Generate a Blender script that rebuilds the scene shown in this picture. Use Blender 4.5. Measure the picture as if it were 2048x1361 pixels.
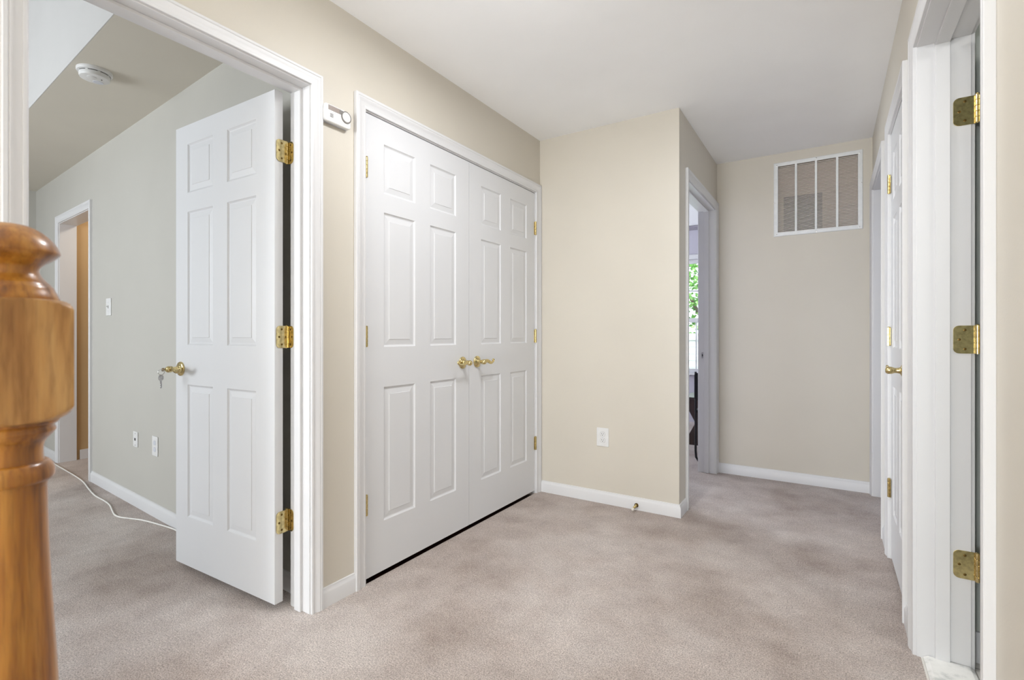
import bpy, bmesh, math, random
from mathutils import Vector, Matrix

random.seed(7)
for o in list(bpy.data.objects):
    bpy.data.objects.remove(o, do_unlink=True)
SC = bpy.context.scene
COL = SC.collection

# ------------------------------------------------------------------ camera, world, light, exposure
CAM_H = 1.0986
YAW = 0.5685
FPX = 993.94
cam = bpy.data.cameras.new('camera')
cam.sensor_width = 36.0
cam.lens = FPX / 2048 * 36.0
cam.shift_y = -10.45 / 2048
cam.clip_start = 0.02
cam.dof.use_dof = True
cam.dof.focus_distance = 2.4
cam.dof.aperture_fstop = 6.3
cam_o = bpy.data.objects.new('camera', cam)
COL.objects.link(cam_o)
cam_o.location = (0, 0, CAM_H)
cam_o.rotation_euler = (math.pi / 2, 0, YAW)
SC.camera = cam_o

w = bpy.data.worlds.new('sky')
SC.world = w
w.use_nodes = True
bg = w.node_tree.nodes['Background']
bg.inputs[0].default_value = (0.86, 0.93, 1.0, 1)
bg.inputs[1].default_value = 3.0

vs = SC.view_settings
vs.view_transform = 'Standard'
vs.look = 'None'
vs.exposure = 0.56
vs.gamma = 1.0
vs.use_curve_mapping = False
SC.cycles.use_denoising = True
SC.cycles.max_bounces = 12
SC.cycles.diffuse_bounces = 8
SC.cycles.glossy_bounces = 4
SC.cycles.transparent_max_bounces = 12
SC.cycles.sample_clamp_indirect = 6.0


def area(name, loc, rot, size, size_y, power, color, shape='RECTANGLE'):
    l = bpy.data.lights.new(name, 'AREA')
    l.shape = shape
    l.size = size
    if shape == 'RECTANGLE':
        l.size_y = size_y
    l.energy = power
    l.color = color
    o = bpy.data.objects.new(name, l)
    o.location = loc
    o.rotation_euler = rot
    COL.objects.link(o)
    return o


PI = math.pi
DAY = (0.93, 0.965, 1.0)
# flush ceiling lamp of the hall (above the frame), added soft fill behind the camera, no window built there
area('hall_ceiling_lamp', (-0.85, 1.60, 2.415), (0, 0, 0), 0.30, 0, 12, (0.96, 0.97, 1.0), 'DISK')
area('stair_fill_light', (-0.75, -5.4, 1.25), (PI / 2 + 0.50, 0, 0), 1.8, 1.9, 190, (0.88, 0.94, 1.0))
pl_ = bpy.data.lights.new('bounce_fill_light', 'POINT')  # invented lamp, stands in for flash bounced off the ceiling
pl_.energy = 66
pl_.shadow_soft_size = 0.2
pl_.color = (0.90, 0.95, 1.0)
pl_o = bpy.data.objects.new('bounce_fill_light', pl_)
pl_o.location = (-1.0, -3.0, 0.95)
COL.objects.link(pl_o)
gl_ = bpy.data.lights.new('ceiling_fill_light', 'POINT')  # added point light to lift the ceiling, no fixture of its own
gl_.energy = 3.6
gl_.shadow_soft_size = 0.13
gl_.color = (0.96, 0.975, 1.0)
gl_o = bpy.data.objects.new('ceiling_fill_light', gl_)
gl_o.location = (-0.80, 1.25, 2.25)
COL.objects.link(gl_o)
area('bedroom_window_light', (-4.1, -2.12, 1.55), (PI / 2, 0, 0), 1.9, 1.5, 80, (0.88, 0.94, 1.0))
area('side_room_window_light', (2.42, 4.6, 1.5), (0, PI / 2, 0), 1.4, 1.5, 13, (0.80, 0.89, 1.0))
area('side_room_fill_light', (-3.92, 5.0, 1.35), (0, -PI / 2 - 0.75, 0), 1.5, 1.5, 100, (0.88, 0.94, 1.0))  # added fill to brighten the side room, its window is invented
area('bathroom_lamp', (1.25, 1.4, 2.38), (0, 0, 0), 0.5, 0, 9, (1.0, 0.98, 0.95), 'DISK')
area('tan_closet_lamp', (-5.1, 2.0, 2.35), (0, 0, 0), 0.25, 0, 4, (1.0, 0.9, 0.75), 'DISK')

# ------------------------------------------------------------------ materials


def srgb(r, g, b):
    def c(v):
        v /= 255.0
        return v / 12.92 if v <= 0.04045 else ((v + 0.055) / 1.055) ** 2.4
    return (c(r), c(g), c(b), 1)


def base_mat(name, col, rough=0.5, metal=0.0, spec=0.5):
    m = bpy.data.materials.new(name)
    m.use_nodes = True
    nt = m.node_tree
    b = nt.nodes['Principled BSDF']
    b.inputs['Base Color'].default_value = col
    b.inputs['Roughness'].default_value = rough
    b.inputs['Metallic'].default_value = metal
    b.inputs['Specular IOR Level'].default_value = spec
    return m, nt, b


def coords(nt, scale=(1, 1, 1)):
    tc = nt.nodes.new('ShaderNodeTexCoord')
    mp = nt.nodes.new('ShaderNodeMapping')
    mp.inputs['Scale'].default_value = scale
    nt.links.new(tc.outputs['Object'], mp.inputs['Vector'])
    return mp.outputs['Vector']


def noise(nt, vec, scale, detail=2, rough=0.5):
    n = nt.nodes.new('ShaderNodeTexNoise')
    n.inputs['Scale'].default_value = scale
    n.inputs['Detail'].default_value = detail
    n.inputs['Roughness'].default_value = rough
    nt.links.new(vec, n.inputs['Vector'])
    return n.outputs['Fac']


def ramp(nt, fac, stops):
    r = nt.nodes.new('ShaderNodeValToRGB')
    els = r.color_ramp.elements
    while len(els) < len(stops):
        els.new(0.5)
    for e, (p, c) in zip(els, stops):
        e.position = p
        e.color = c
    nt.links.new(fac, r.inputs['Fac'])
    return r.outputs['Color']


def mix(nt, mode, fac, a, b):
    m = nt.nodes.new('ShaderNodeMix')
    m.data_type = 'RGBA'
    m.blend_type = mode
    if isinstance(fac, (int, float)):
        m.inputs[0].default_value = fac
    else:
        nt.links.new(fac, m.inputs[0])
    for sock, v in ((m.inputs[6], a), (m.inputs[7], b)):
        if isinstance(v, tuple):
            sock.default_value = v
        else:
            nt.links.new(v, sock)
    return m.outputs[2]


def bump(nt, b, h, strength, dist):
    n = nt.nodes.new('ShaderNodeBump')
    n.inputs['Strength'].default_value = strength
    n.inputs['Distance'].default_value = dist
    nt.links.new(h, n.inputs['Height'])
    nt.links.new(n.outputs['Normal'], b.inputs['Normal'])


def paint(name, col, rough=0.55, bs=220, bst=0.12, var=0.03, spec=0.4):
    m, nt, b = base_mat(name, col, rough, spec=spec)
    v = coords(nt)
    n = noise(nt, v, 3.0, 3)
    lo = tuple(c * (1 - var) for c in col[:3]) + (1,)
    nt.links.new(ramp(nt, n, [(0.3, lo), (0.7, col)]), b.inputs['Base Color'])
    bump(nt, b, noise(nt, v, bs, 2), bst, 0.002)
    return m


CREAM = paint('cream_wall_paint', srgb(203, 197, 185), 0.42)
GREIGE = paint('greige_wall_paint', srgb(184, 182, 175), 0.6)
TAUPE = paint('taupe_soffit_paint', srgb(206, 201, 189), 0.7)
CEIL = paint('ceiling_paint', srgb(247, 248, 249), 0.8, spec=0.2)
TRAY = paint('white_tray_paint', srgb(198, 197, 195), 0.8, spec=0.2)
TRIM = paint('white_trim_paint', srgb(214, 214, 215), 0.36, 60, 0.03, 0.02)
DOORW = paint('white_door_paint', srgb(213, 214, 216), 0.42, 140, 0.05, 0.02)
LILAC = paint('lilac_grey_wall_paint', srgb(186, 183, 194), 0.6)
BATH = paint('bathroom_wall_paint', srgb(182, 186, 180), 0.6)
TAN = paint('tan_wall_paint', srgb(190, 160, 118), 0.6)


def carpet_mat():
    m, nt, b = base_mat('mauve_beige_carpet', srgb(175, 158, 148), 1.0, spec=0.05)
    v = coords(nt)
    big = noise(nt, v, 1.5, 5, 0.62)
    mid = noise(nt, v, 6.5, 4, 0.65)
    fine = noise(nt, v, 210, 3, 0.75)
    med = noise(nt, v, 75, 2, 0.6)
    c1 = ramp(nt, big, [(0.34, srgb(166, 151, 142)), (0.50, srgb(190, 178, 171)), (0.62, srgb(203, 193, 187))])
    c2 = ramp(nt, mid, [(0.30, (0.86, 0.85, 0.85, 1)), (0.50, (0.97, 0.97, 0.97, 1)), (0.68, (1.04, 1.04, 1.04, 1))])
    c3 = ramp(nt, fine, [(0.32, (0.46, 0.45, 0.44, 1)), (0.50, (0.98, 0.98, 0.98, 1)), (0.66, (1.42, 1.42, 1.42, 1))])
    c4 = ramp(nt, med, [(0.32, (0.88, 0.88, 0.88, 1)), (0.68, (1.06, 1.06, 1.06, 1))])
    c = mix(nt, 'MULTIPLY', 1.0, c1, c2)
    c = mix(nt, 'MULTIPLY', 1.0, c, c3)
    c = mix(nt, 'MULTIPLY', 1.0, c, c4)
    nt.links.new(c, b.inputs['Base Color'])
    b.inputs['Sheen Weight'].default_value = 0.12
    b.inputs['Sheen Roughness'].default_value = 0.6
    h = mix(nt, 'ADD', 0.5, fine, med)
    bump(nt, b, h, 0.7, 0.006)
    return m


CARPET = carpet_mat()


def wood_mat(name, dark, mid_, light, sc=(70, 70, 4.5), rough=0.33, coat=0.5, tilt=0.0):
    m, nt, b = base_mat(name, mid_, rough)
    tc = nt.nodes.new('ShaderNodeTexCoord')
    mp = nt.nodes.new('ShaderNodeMapping')
    mp.inputs['Scale'].default_value = sc
    mp.inputs['Rotation'].default_value = (tilt, tilt * 0.4, 0)
    nt.links.new(tc.outputs['Object'], mp.inputs['Vector'])
    v = mp.outputs['Vector']
    n1 = noise(nt, v, 1.0, 3, 0.55)
    n2 = noise(nt, v, 3.6, 3, 0.6)
    n3 = noise(nt, v, 0.35, 2, 0.5)
    c1 = ramp(nt, n1, [(0.30, dark), (0.50, mid_), (0.68, light)])
    c2 = ramp(nt, n2, [(0.30, (0.74, 0.70, 0.64, 1)), (0.50, (1, 1, 1, 1)), (0.70, (1.10, 1.09, 1.06, 1))])
    c3 = ramp(nt, n3, [(0.36, (0.90, 0.82, 0.74, 1)), (0.64, (1.05, 1.05, 1.03, 1))])
    c = mix(nt, 'MULTIPLY', 1.0, mix(nt, 'MULTIPLY', 1.0, c1, c2), c3)
    nt.links.new(c, b.inputs['Base Color'])
    b.inputs['Coat Weight'].default_value = coat
    b.inputs['Coat Roughness'].default_value = 0.14
    bump(nt, b, n2, 0.04, 0.002)
    return m


OAK = wood_mat('golden_oak', srgb(118, 72, 20), srgb(162, 106, 34), srgb(186, 134, 56))
OAK_GLARE = wood_mat('golden_oak_glare', srgb(152, 106, 54), srgb(190, 145, 86), srgb(208, 170, 114), (50, 42, 5), 0.42, 0.35, 0.14)  # paler than the turned oak: reflected glare put into the colour
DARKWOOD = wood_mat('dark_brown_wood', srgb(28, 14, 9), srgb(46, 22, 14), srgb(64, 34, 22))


def brass_mat(name, col, rough):
    m, nt, b = base_mat(name, col, rough, 1.0)
    v = coords(nt)
    n = noise(nt, v, 90, 3)
    dk = tuple(c * 0.72 for c in col[:3]) + (1,)
    nt.links.new(ramp(nt, n, [(0.35, dk), (0.6, col)]), b.inputs['Base Color'])
    return m


BRASS = brass_mat('polished_brass', srgb(224, 205, 150), 0.17)
BRASS2 = brass_mat('worn_brass', srgb(214, 194, 134), 0.28)
BRASSDK = brass_mat('tarnished_brass', srgb(112, 90, 50), 0.4)
STEEL = brass_mat('nickel_silver', srgb(190, 188, 186), 0.25)


def plain(name, col, rough=0.5, metal=0.0):
    m, nt, b = base_mat(name, col, rough, metal)
    v = coords(nt)
    n = noise(nt, v, 40, 2)
    lo = tuple(c * 0.94 for c in col[:3]) + (1,)
    nt.links.new(ramp(nt, n, [(0.3, lo), (0.7, col)]), b.inputs['Base Color'])
    return m


PLASTIC = plain('white_plastic', srgb(220, 220, 219), 0.4)
PLASTIC2 = plain('grey_white_plastic', srgb(200, 203, 211), 0.45)
LCD = plain('grey_display', srgb(138, 126, 118), 0.3)
DARK = plain('dark_slot', srgb(38, 35, 32), 0.7)
GREYRING = plain('grey_ring', srgb(112, 108, 104), 0.4)
GRILLE = plain('grille_enamel', srgb(226, 228, 228), 0.4)
LOUVER = plain('louver_enamel', srgb(236, 230, 225), 0.5)
DUCT = plain('duct_filter', srgb(208, 190, 178), 0.9)
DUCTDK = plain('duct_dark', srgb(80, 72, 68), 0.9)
BLACKFAB = plain('black_fabric', srgb(22, 22, 24), 0.8)
BLACKMET = plain('black_metal', srgb(24, 24, 27), 0.35)
CABLE = plain('white_cable', srgb(236, 234, 228), 0.45)
RUBBER = plain('white_rubber', srgb(228, 224, 214), 0.6)
GRASS = plain('lawn_green', srgb(92, 118, 62), 0.9)
SIDING = plain('white_siding', srgb(236, 236, 236), 0.6)
BARK = plain('bark', srgb(96, 82, 68), 0.9)
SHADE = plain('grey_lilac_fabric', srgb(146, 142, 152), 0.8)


def marble_mat():
    m, nt, b = base_mat('white_marble', srgb(226, 226, 224), 0.25)
    v = coords(nt, (1, 1, 1))
    n = noise(nt, v, 14, 6, 0.65)
    nt.links.new(ramp(nt, n, [(0.38, srgb(196, 198, 196)), (0.5, srgb(230, 230, 227)), (0.7, srgb(238, 238, 235))]), b.inputs['Base Color'])
    return m


MARBLE = marble_mat()


def tile_mat():
    m, nt, b = base_mat('bath_tile', srgb(214, 212, 206), 0.3)
    v = coords(nt)
    br = nt.nodes.new('ShaderNodeTexBrick')
    br.offset = 0
    br.inputs['Scale'].default_value = 1.0
    br.inputs['Brick Width'].default_value = 0.2
    br.inputs['Row Height'].default_value = 0.2
    br.inputs['Mortar Size'].default_value = 0.004
    br.inputs['Color1'].default_value = srgb(216, 214, 208)
    br.inputs['Color2'].default_value = srgb(210, 208, 202)
    br.inputs['Mortar'].default_value = srgb(160, 158, 152)
    nt.links.new(v, br.inputs['Vector'])
    nt.links.new(br.outputs['Color'], b.inputs['Base Color'])
    return m


TILE = tile_mat()


def leaf_mat():
    m, nt, b = base_mat('leaf_green', srgb(92, 148, 58), 0.5)
    v = coords(nt)
    n = noise(nt, v, 9, 3)
    nt.links.new(ramp(nt, n, [(0.3, srgb(52, 104, 34)), (0.5, srgb(104, 160, 62)), (0.7, srgb(186, 214, 140))]), b.inputs['Base Color'])
    b.inputs['Transmission Weight'].default_value = 0.0
    return m


LEAF = leaf_mat()


def glass_mat():
    m = bpy.data.materials.new('window_glass')
    m.use_nodes = True
    nt = m.node_tree
    nt.nodes.remove(nt.nodes['Principled BSDF'])
    out = nt.nodes['Material Output']
    tr = nt.nodes.new('ShaderNodeBsdfTransparent')
    tr.inputs[0].default_value = (0.95, 0.97, 0.97, 1)
    gl = nt.nodes.new('ShaderNodeBsdfGlossy')
    gl.inputs['Roughness'].default_value = 0.02
    fr = nt.nodes.new('ShaderNodeFresnel')
    fr.inputs['IOR'].default_value = 1.45
    mx = nt.nodes.new('ShaderNodeMixShader')
    nt.links.new(fr.outputs[0], mx.inputs[0])
    nt.links.new(tr.outputs[0], mx.inputs[1])
    nt.links.new(gl.outputs[0], mx.inputs[2])
    nt.links.new(mx.outputs[0], out.inputs['Surface'])
    return m


GLASS = glass_mat()

# ------------------------------------------------------------------ mesh helpers
ZUP = Vector((0, 0, 1))


def world_loc(o):
    v = Vector((0, 0, 0))
    while o is not None:
        v += Vector(o.location)
        o = o.parent
    return v


class MB:
    """collects shapes in world space and links them as ONE mesh object"""

    def __init__(self, M=None):
        self.v, self.f, self.mi = [], [], []
        self.M = M

    def add(self, verts, faces, mi=0):
        n = len(self.v)
        for p in verts:
            p = Vector(p)
            self.v.append(self.M @ p if self.M else p)
        for f in faces:
            self.f.append([i + n for i in f])
            self.mi.append(mi)
        return self

    def box(self, a, b, mi=0, mats=None):
        x0, y0, z0 = (min(p, q) for p, q in zip(a, b))
        x1, y1, z1 = (max(p, q) for p, q in zip(a, b))
        vs_ = [(x0, y0, z0), (x1, y0, z0), (x1, y1, z0), (x0, y1, z0), (x0, y0, z1), (x1, y0, z1), (x1, y1, z1), (x0, y1, z1)]
        fs = {'-z': (0, 3, 2, 1), '+z': (4, 5, 6, 7), '-y': (0, 1, 5, 4), '+x': (1, 2, 6, 5), '+y': (2, 3, 7, 6), '-x': (3, 0, 4, 7)}
        n = len(self.v)
        self.add(vs_, [])
        for k, f in fs.items():
            self.f.append([i + n for i in f])
            self.mi.append((mats or {}).get(k, mi))
        return self

    def prism(self, poly, O, ex, ey, n, h, mi=0):
        """extrude 2D polygon (in frame O, ex, ey) along n by h"""
        O, ex, ey, n = Vector(O), Vector(ex), Vector(ey), Vector(n)
        k = len(poly)
        vs_ = [O + ex * p[0] + ey * p[1] for p in poly]
        vs_ += [p + n * h for p in vs_]
        fs = [list(range(k))[::-1], list(range(k, 2 * k))]
        fs += [(i, (i + 1) % k, k + (i + 1) % k, k + i) for i in range(k)]
        return self.add(vs_, fs, mi)

    def loft(self, rings, closed_ring=True, caps=True, mi=0):
        k = len(rings[0])
        vs_ = [p for r in rings for p in r]
        fs = []
        for j in range(len(rings) - 1):
            for i in range(k if closed_ring else k - 1):
                i2 = (i + 1) % k
                fs.append((j * k + i, j * k + i2, (j + 1) * k + i2, (j + 1) * k + i))
        if caps:
            fs.append(list(range(k))[::-1])
            fs.append(list(range((len(rings) - 1) * k, len(rings) * k)))
        return self.add(vs_, fs, mi)

    def lathe(self, prof, O, axis, seg=32, mi=0):
        O, axis = Vector(O), Vector(axis).normalized()
        a = axis.orthogonal().normalized()
        b = axis.cross(a)
        rings = []
        for r, z in prof:
            r = max(r, 1e-5)
            rings.append([O + axis * z + (a * math.cos(2 * PI * i / seg) + b * math.sin(2 * PI * i / seg)) * r for i in range(seg)])
        return self.loft(rings, mi=mi)

    def tube(self, pts, rad, seg=10, flat=None, mi=0):
        pts = [Vector(p) for p in pts]
        if isinstance(rad, (int, float)):
            rad = [rad] * len(pts)
        rings = []
        t0 = (pts[1] - pts[0]).normalized()
        nrm = t0.orthogonal().normalized()
        if flat is not None:
            nrm = Vector(flat)
        for i, p in enumerate(pts):
            t = (pts[min(i + 1, len(pts) - 1)] - pts[max(i - 1, 0)]).normalized()
            nrm = (nrm - t * nrm.dot(t)).normalized()
            bn = t.cross(nrm)
            r = rad[i]
            ra, rb = r if isinstance(r, tuple) else (r, r)
            rings.append([p + nrm * math.cos(2 * PI * k / seg) * ra + bn * math.sin(2 * PI * k / seg) * rb for k in range(seg)])
        return self.loft(rings, mi=mi)

    def build(self, name, mats, parent=None, smooth=False, bevel=0, seg=2, angle=40):
        me = bpy.data.meshes.new(name)
        off = world_loc(parent) if parent is not None else Vector((0, 0, 0))
        me.from_pydata([tuple(p - off) for p in self.v], [], self.f)
        if not isinstance(mats, (list, tuple)):
            mats = [mats]
        for m in mats:
            me.materials.append(m)
        me.polygons.foreach_set('material_index', self.mi)
        bm = bmesh.new()
        bm.from_mesh(me)
        bmesh.ops.recalc_face_normals(bm, faces=bm.faces)
        bm.to_mesh(me)
        bm.free()
        if smooth:
            me.polygons.foreach_set('use_smooth', [True] * len(me.polygons))
            if smooth != 'all':
                me.set_sharp_from_angle(angle=math.radians(angle))
        o = bpy.data.objects.new(name, me)
        COL.objects.link(o)
        if parent is not None:
            o.parent = parent
        if bevel:
            md = o.modifiers.new('edge', 'BEVEL')
            md.width = bevel
            md.segments = seg
            md.limit_method = 'ANGLE'
            md.angle_limit = math.radians(30)
        return o


def tag(o, label=None, cat=None, group=None, kind=None):
    if label:
        o['label'] = label
    if cat:
        o['category'] = cat
    if group:
        o['group'] = group
    if kind:
        o['kind'] = kind
    return o


def thing(name, label, cat, loc, group=None, kind=None):
    o = bpy.data.objects.new(name, None)
    o.empty_display_size = 0.05
    o.location = loc
    COL.objects.link(o)
    return tag(o, label, cat, group, kind)


def struct(o, label, cat):
    return tag(o, label, cat, kind='structure')


def rrect(w_, h_, r, n=5):
    """rounded rectangle polygon centred at 0"""
    pts = []
    for cx, cy, a0 in ((w_ / 2 - r, h_ / 2 - r, 0), (-w_ / 2 + r, h_ / 2 - r, 90), (-w_ / 2 + r, -h_ / 2 + r, 180), (w_ / 2 - r, -h_ / 2 + r, 270)):
        for i in range(n + 1):
            a = math.radians(a0 + 90 * i / n)
            pts.append((cx + r * math.cos(a), cy + r * math.sin(a)))
    return pts


def circ(r, n=20, cx=0, cy=0):
    return [(cx + r * math.cos(2 * PI * i / n), cy + r * math.sin(2 * PI * i / n)) for i in range(n)]


# ------------------------------------------------------------------ plan of the place (metres)
XA, XA2 = -1.719, -1.840        # left wall: hall face, room face
XR, XR2 = 0.2506, 0.3906        # right wall
YB, YB2 = 3.0558, 3.1758        # wall with the outlet
XN, XN2 = -0.7606, -0.8806      # left wall of the narrow hall
YV, YV2 = 4.2385, 4.3785        # wall with the return grille
H = 2.4644
YREAR = -5.5
BL0, BLS = (-2.57, 1.322), -0.0597   # bedroom wall line  Y = f(X)


def bedY(x):
    return BL0[1] + BLS * (x - BL0[0])


# openings: (near, far, head) of the clear opening between jambs
O_BED = (0.404, 1.215, 2.078)
O_CLO = (1.494, 2.990, 2.083)
O_SIDE = (3.268, 4.165, 2.083)     # room on the left of the narrow hall
O_BATH = (1.275, 2.175, 2.080)
O_LIN = (2.457, 3.053, 2.080)
O_END = (3.385, 4.165, 2.080)

# ------------------------------------------------------------------ floor, ceiling, walls
m = MB()
m.box((-6.6, -5.7, -0.05), (0.262, O_CLO[0], 0.0)).box((-6.6, O_CLO[1], -0.05), (0.262, 6.7, 0.0))
m.box((-6.6, O_CLO[0], -0.05), (-2.5, O_CLO[1], 0.0)).box((XA - 0.001, O_CLO[0], -0.05), (0.262, O_CLO[1], 0.0))
m.box((0.262, 2.27, -0.05), (2.7, 6.7, 0.0))
struct(m.build('floor', CARPET), 'mauve beige wall to wall carpet with worn darker patches', 'carpet')
struct(MB().box((-2.5, O_CLO[0], -0.05), (XA - 0.001, O_CLO[1], -0.014)).build('floor_closet', DARKWOOD), 'closet floor coloured dark for the shade under the double doors', 'floor')  # lowered and coloured dark to give the shaded gap below the doors
m = MB()
m.box((0.262, 0.4, -0.05), (2.3, 2.27, 0.0))
struct(m.build('floor_bathroom', TILE), 'pale tiled floor beyond the marble threshold', 'floor')

m = MB()
m.box((XA2, -5.7, H), (XR2, 4.40, H + 0.08))
struct(m.build('ceiling', CEIL), 'flat white ceiling over the hallway', 'ceiling')
m = MB()
m.box((-4.1, YB2, H), (XN2, 6.7, H + 0.08)).box((XN2, 4.40, H), (0.5, 6.7, H + 0.08))
struct(m.build('ceiling_side', CEIL), 'white ceiling glimpsed through the narrow side doorway', 'ceiling')
m = MB()
m.box((XR2, 0.4, H), (2.7, 6.7, H + 0.08))
struct(m.build('ceiling_right', CEIL), 'ceiling of the rooms on the right', 'ceiling')


def wall_x(name, x0, x1, y0, y1, z1, openings, mats, faces, label):
    """wall slab with its faces across X; openings = (near, far, head)"""
    mb = MB()
    y = y0
    fm = faces
    for a, b, hd in sorted(openings):
        a, b, hd = a - 0.019, b + 0.019, hd + 0.019
        mb.box((x0, y, 0), (x1, a, z1), mats=fm)
        mb.box((x0, a, hd), (x1, b, z1), mats=fm)
        y = b
    mb.box((x0, y, 0), (x1, y1, z1), mats=fm)
    return struct(mb.build(name, mats), label, 'wall')


wall_x('wall_left', XA2, XA, YREAR, YB2, H, [O_BED, O_CLO], [CREAM, GREIGE], {'-x': 1}, 'cream wall with the open bedroom doorway and the double closet doors')
wall_x('wall_hall_left', XN2, XN, YB2, YV2, H, [O_SIDE], [CREAM, LILAC], {'-x': 1}, 'cream narrow wall with the slit of open side doorway')
wall_x('wall_right', XR, XR2, YREAR, YV2, H, [O_BATH, O_LIN, O_END], [CREAM, BATH], {'+x': 1}, 'cream right-hand wall with three doorways')
m = MB().box((XA, YB, 0), (XN, YB2, H), mats={'+y': 1})
struct(m.build('wall_back', [CREAM, LILAC]), 'cream wall with the outlet, between the closet and the narrow hall', 'wall')
# wall with the return-air opening
GX0, GX1, GZ0, GZ1 = -0.3274, 0.1652, 1.862, 2.369
m = MB()
fm = {'+y': 1}
m.box((XN, YV, 0), (GX0 - 0.005, YV2, H), mats=fm).box((GX1 + 0.005, YV, 0), (XR, YV2, H), mats=fm)
m.box((GX0 - 0.005, YV, 0), (GX1 + 0.005, YV2, GZ0 - 0.005), mats=fm).box((GX0 - 0.005, YV, GZ1 + 0.005), (GX1 + 0.005, YV2, H), mats=fm)
struct(m.build('wall_end', [CREAM, LILAC]), 'cream end wall of the narrow hall carrying the big return air grille', 'wall')

m = MB()
m.box((XA, YREAR - 0.1, 0), (XR, YREAR, 0.6)).box((XA, YREAR - 0.1, 2.45), (XR, YREAR, H))
m.box((XA, YREAR - 0.1, 0.6), (XR, YREAR, 2.45))
struct(m.build('wall_rear', CREAM), 'cream wall behind the viewer', 'wall')

# bedroom shell
m = MB()
m.box((XA2, -2.3, H), (XA, 1.6, 3.3))
m.box((-6.47, -2.3, 0), (-6.37, 1.75, 3.3))
m.box((-6.47, -2.3, 0), (XA2, -2.2, 3.3))
struct(m.build('wall_bedroom_outer', GREIGE), 'greige outer walls of the bedroom', 'wall')
BD_X0, BD_X1 = -4.722, -5.560     # opening of the far doorway in the bedroom wall
m = MB()


def bed_slab(xa, xb, z0, z1):
    pts = [(xa, bedY(xa)), (xb, bedY(xb)), (xb, bedY(xb) + 0.115), (xa, bedY(xa) + 0.115)]
    m.prism(pts, (0, 0, z0), (1, 0, 0), (0, 1, 0), (0, 0, 1), z1 - z0)


bed_slab(XA2, BD_X0 + 0.019, 0, H + 0.02)
bed_slab(BD_X0 + 0.019, BD_X1 - 0.019, 2.069, H + 0.02)
bed_slab(BD_X1 - 0.019, -6.47, 0, H + 0.02)
struct(m.build('wall_bedroom', GREIGE), 'greige bedroom wall behind the open door', 'wall')


def sofY(x):
    return 0.8687 - 0.0586 * (x + 2.5612)


m = MB()
pts = [(XA2, sofY(XA2) + 0.004), (-6.4, sofY(-6.4) + 0.004), (-6.4, 1.75), (XA2, 1.45)]
m.prism(pts, (0, 0, H), (1, 0, 0), (0, 1, 0), (0, 0, 1), 0.06)
struct(m.build('ceiling_soffit', TAUPE), 'taupe lowered ceiling strip over the bedroom entry', 'ceiling')
m = MB()
pts = [(XA2, sofY(XA2)), (-6.4, sofY(-6.4)), (-6.4, sofY(-6.4) + 0.0035), (XA2, sofY(XA2) + 0.0035)]
m.prism(pts, (0, 0, H + 0.0002), (1, 0, 0), (0, 1, 0), (0, 0, 1), 0.85)
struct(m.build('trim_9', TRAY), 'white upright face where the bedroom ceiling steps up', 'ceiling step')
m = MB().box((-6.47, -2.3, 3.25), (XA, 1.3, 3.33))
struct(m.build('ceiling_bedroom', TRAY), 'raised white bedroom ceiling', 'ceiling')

# closet behind the double doors
m = MB()
m.box((-2.52, 1.44, 0), (-2.50, 3.12, H)).box((-2.52, 1.425, 0), (XA2, 1.45, H)).box((-2.52, 3.05, 0), (XA2, 3.12, H))
struct(m.build('wall_closet', CREAM), 'inside walls of the double door closet', 'wall')
m = MB()
m.box((-2.52, 1.43, H - 0.03), (XA2, 3.12, H))
struct(m.build('ceiling_closet', CEIL), 'closet ceiling', 'ceiling')
# tan closet beyond the bedroom
m = MB()
m.box((-5.70, 1.615, 0), (-5.572, 2.6, H)).box((-4.6, 1.58, 0), (-4.5, 2.6, H)).box((-5.7, 2.5, 0), (-4.5, 2.6, H)).box((-5.7, 1.6, H - 0.02), (-4.5, 2.6, H + 0.02))
struct(m.build('wall_tan', TAN), 'tan wall glimpsed through the doorway at the far side of the bedroom', 'wall')
m = MB().box((-5.572, 1.64, 0), (-5.560, 2.5, 0.085))
struct(m.build('baseboard_tan', TRIM, bevel=0.002), 'white baseboard on the tan wall', 'baseboard')

# bathroom / linen closet / end room shells
m = MB()
m.box((XR2, 2.25, 0), (2.3, 2.30, H)).box((2.2, 0.4, 0), (2.3, 2.3, H)).box((XR2, 0.4, 0), (2.3, 0.5, H))
struct(m.build('wall_bathroom', BATH), 'grey green bathroom walls seen through the hinge gap', 'wall')
m = MB().box((0.396, 2.238, 0), (2.2, 2.25, 0.103))
struct(m.build('baseboard_bathroom', TRIM), 'white bathroom baseboard seen through the hinge gap', 'baseboard')
m = MB()
m.box((1.0, 2.3, 0), (1.05, 3.2, H)).box((XR2, 3.15, 0), (2.6, 3.22, H)).box((2.5, 3.2, 0), (2.6, 6.6, H)).box((XR2, 6.5, 0), (2.6, 6.6, H))
m.box((XR2, YV2 - 0.02, 0), (0.46, 6.6, H))
struct(m.build('wall_far_right', LILAC), 'walls of the room through the last doorway on the right', 'wall')

# room on the left of the narrow hall, with the window
WX0, WX1, WZ0, WZ1 = -1.98, -1.02, 0.62, 2.05
m = MB()
m.box((-4.1, YB2, 0), (-4.0, 6.62, H))
m.box((-4.1, 6.5, 0), (WX0, 6.62, H)).box((WX1, 6.5, 0), (0.5, 6.62, H)).box((WX0, 6.5, 0), (WX1, 6.62, WZ0)).box((WX0, 6.5, WZ1), (WX1, 6.62, H))
m.box((-4.0, YB2 + 0.001, 0), (XN2, YB2 + 0.02, H))
struct(m.build('wall_window', LILAC), 'lilac grey wall around the window of the side room', 'wall')

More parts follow.
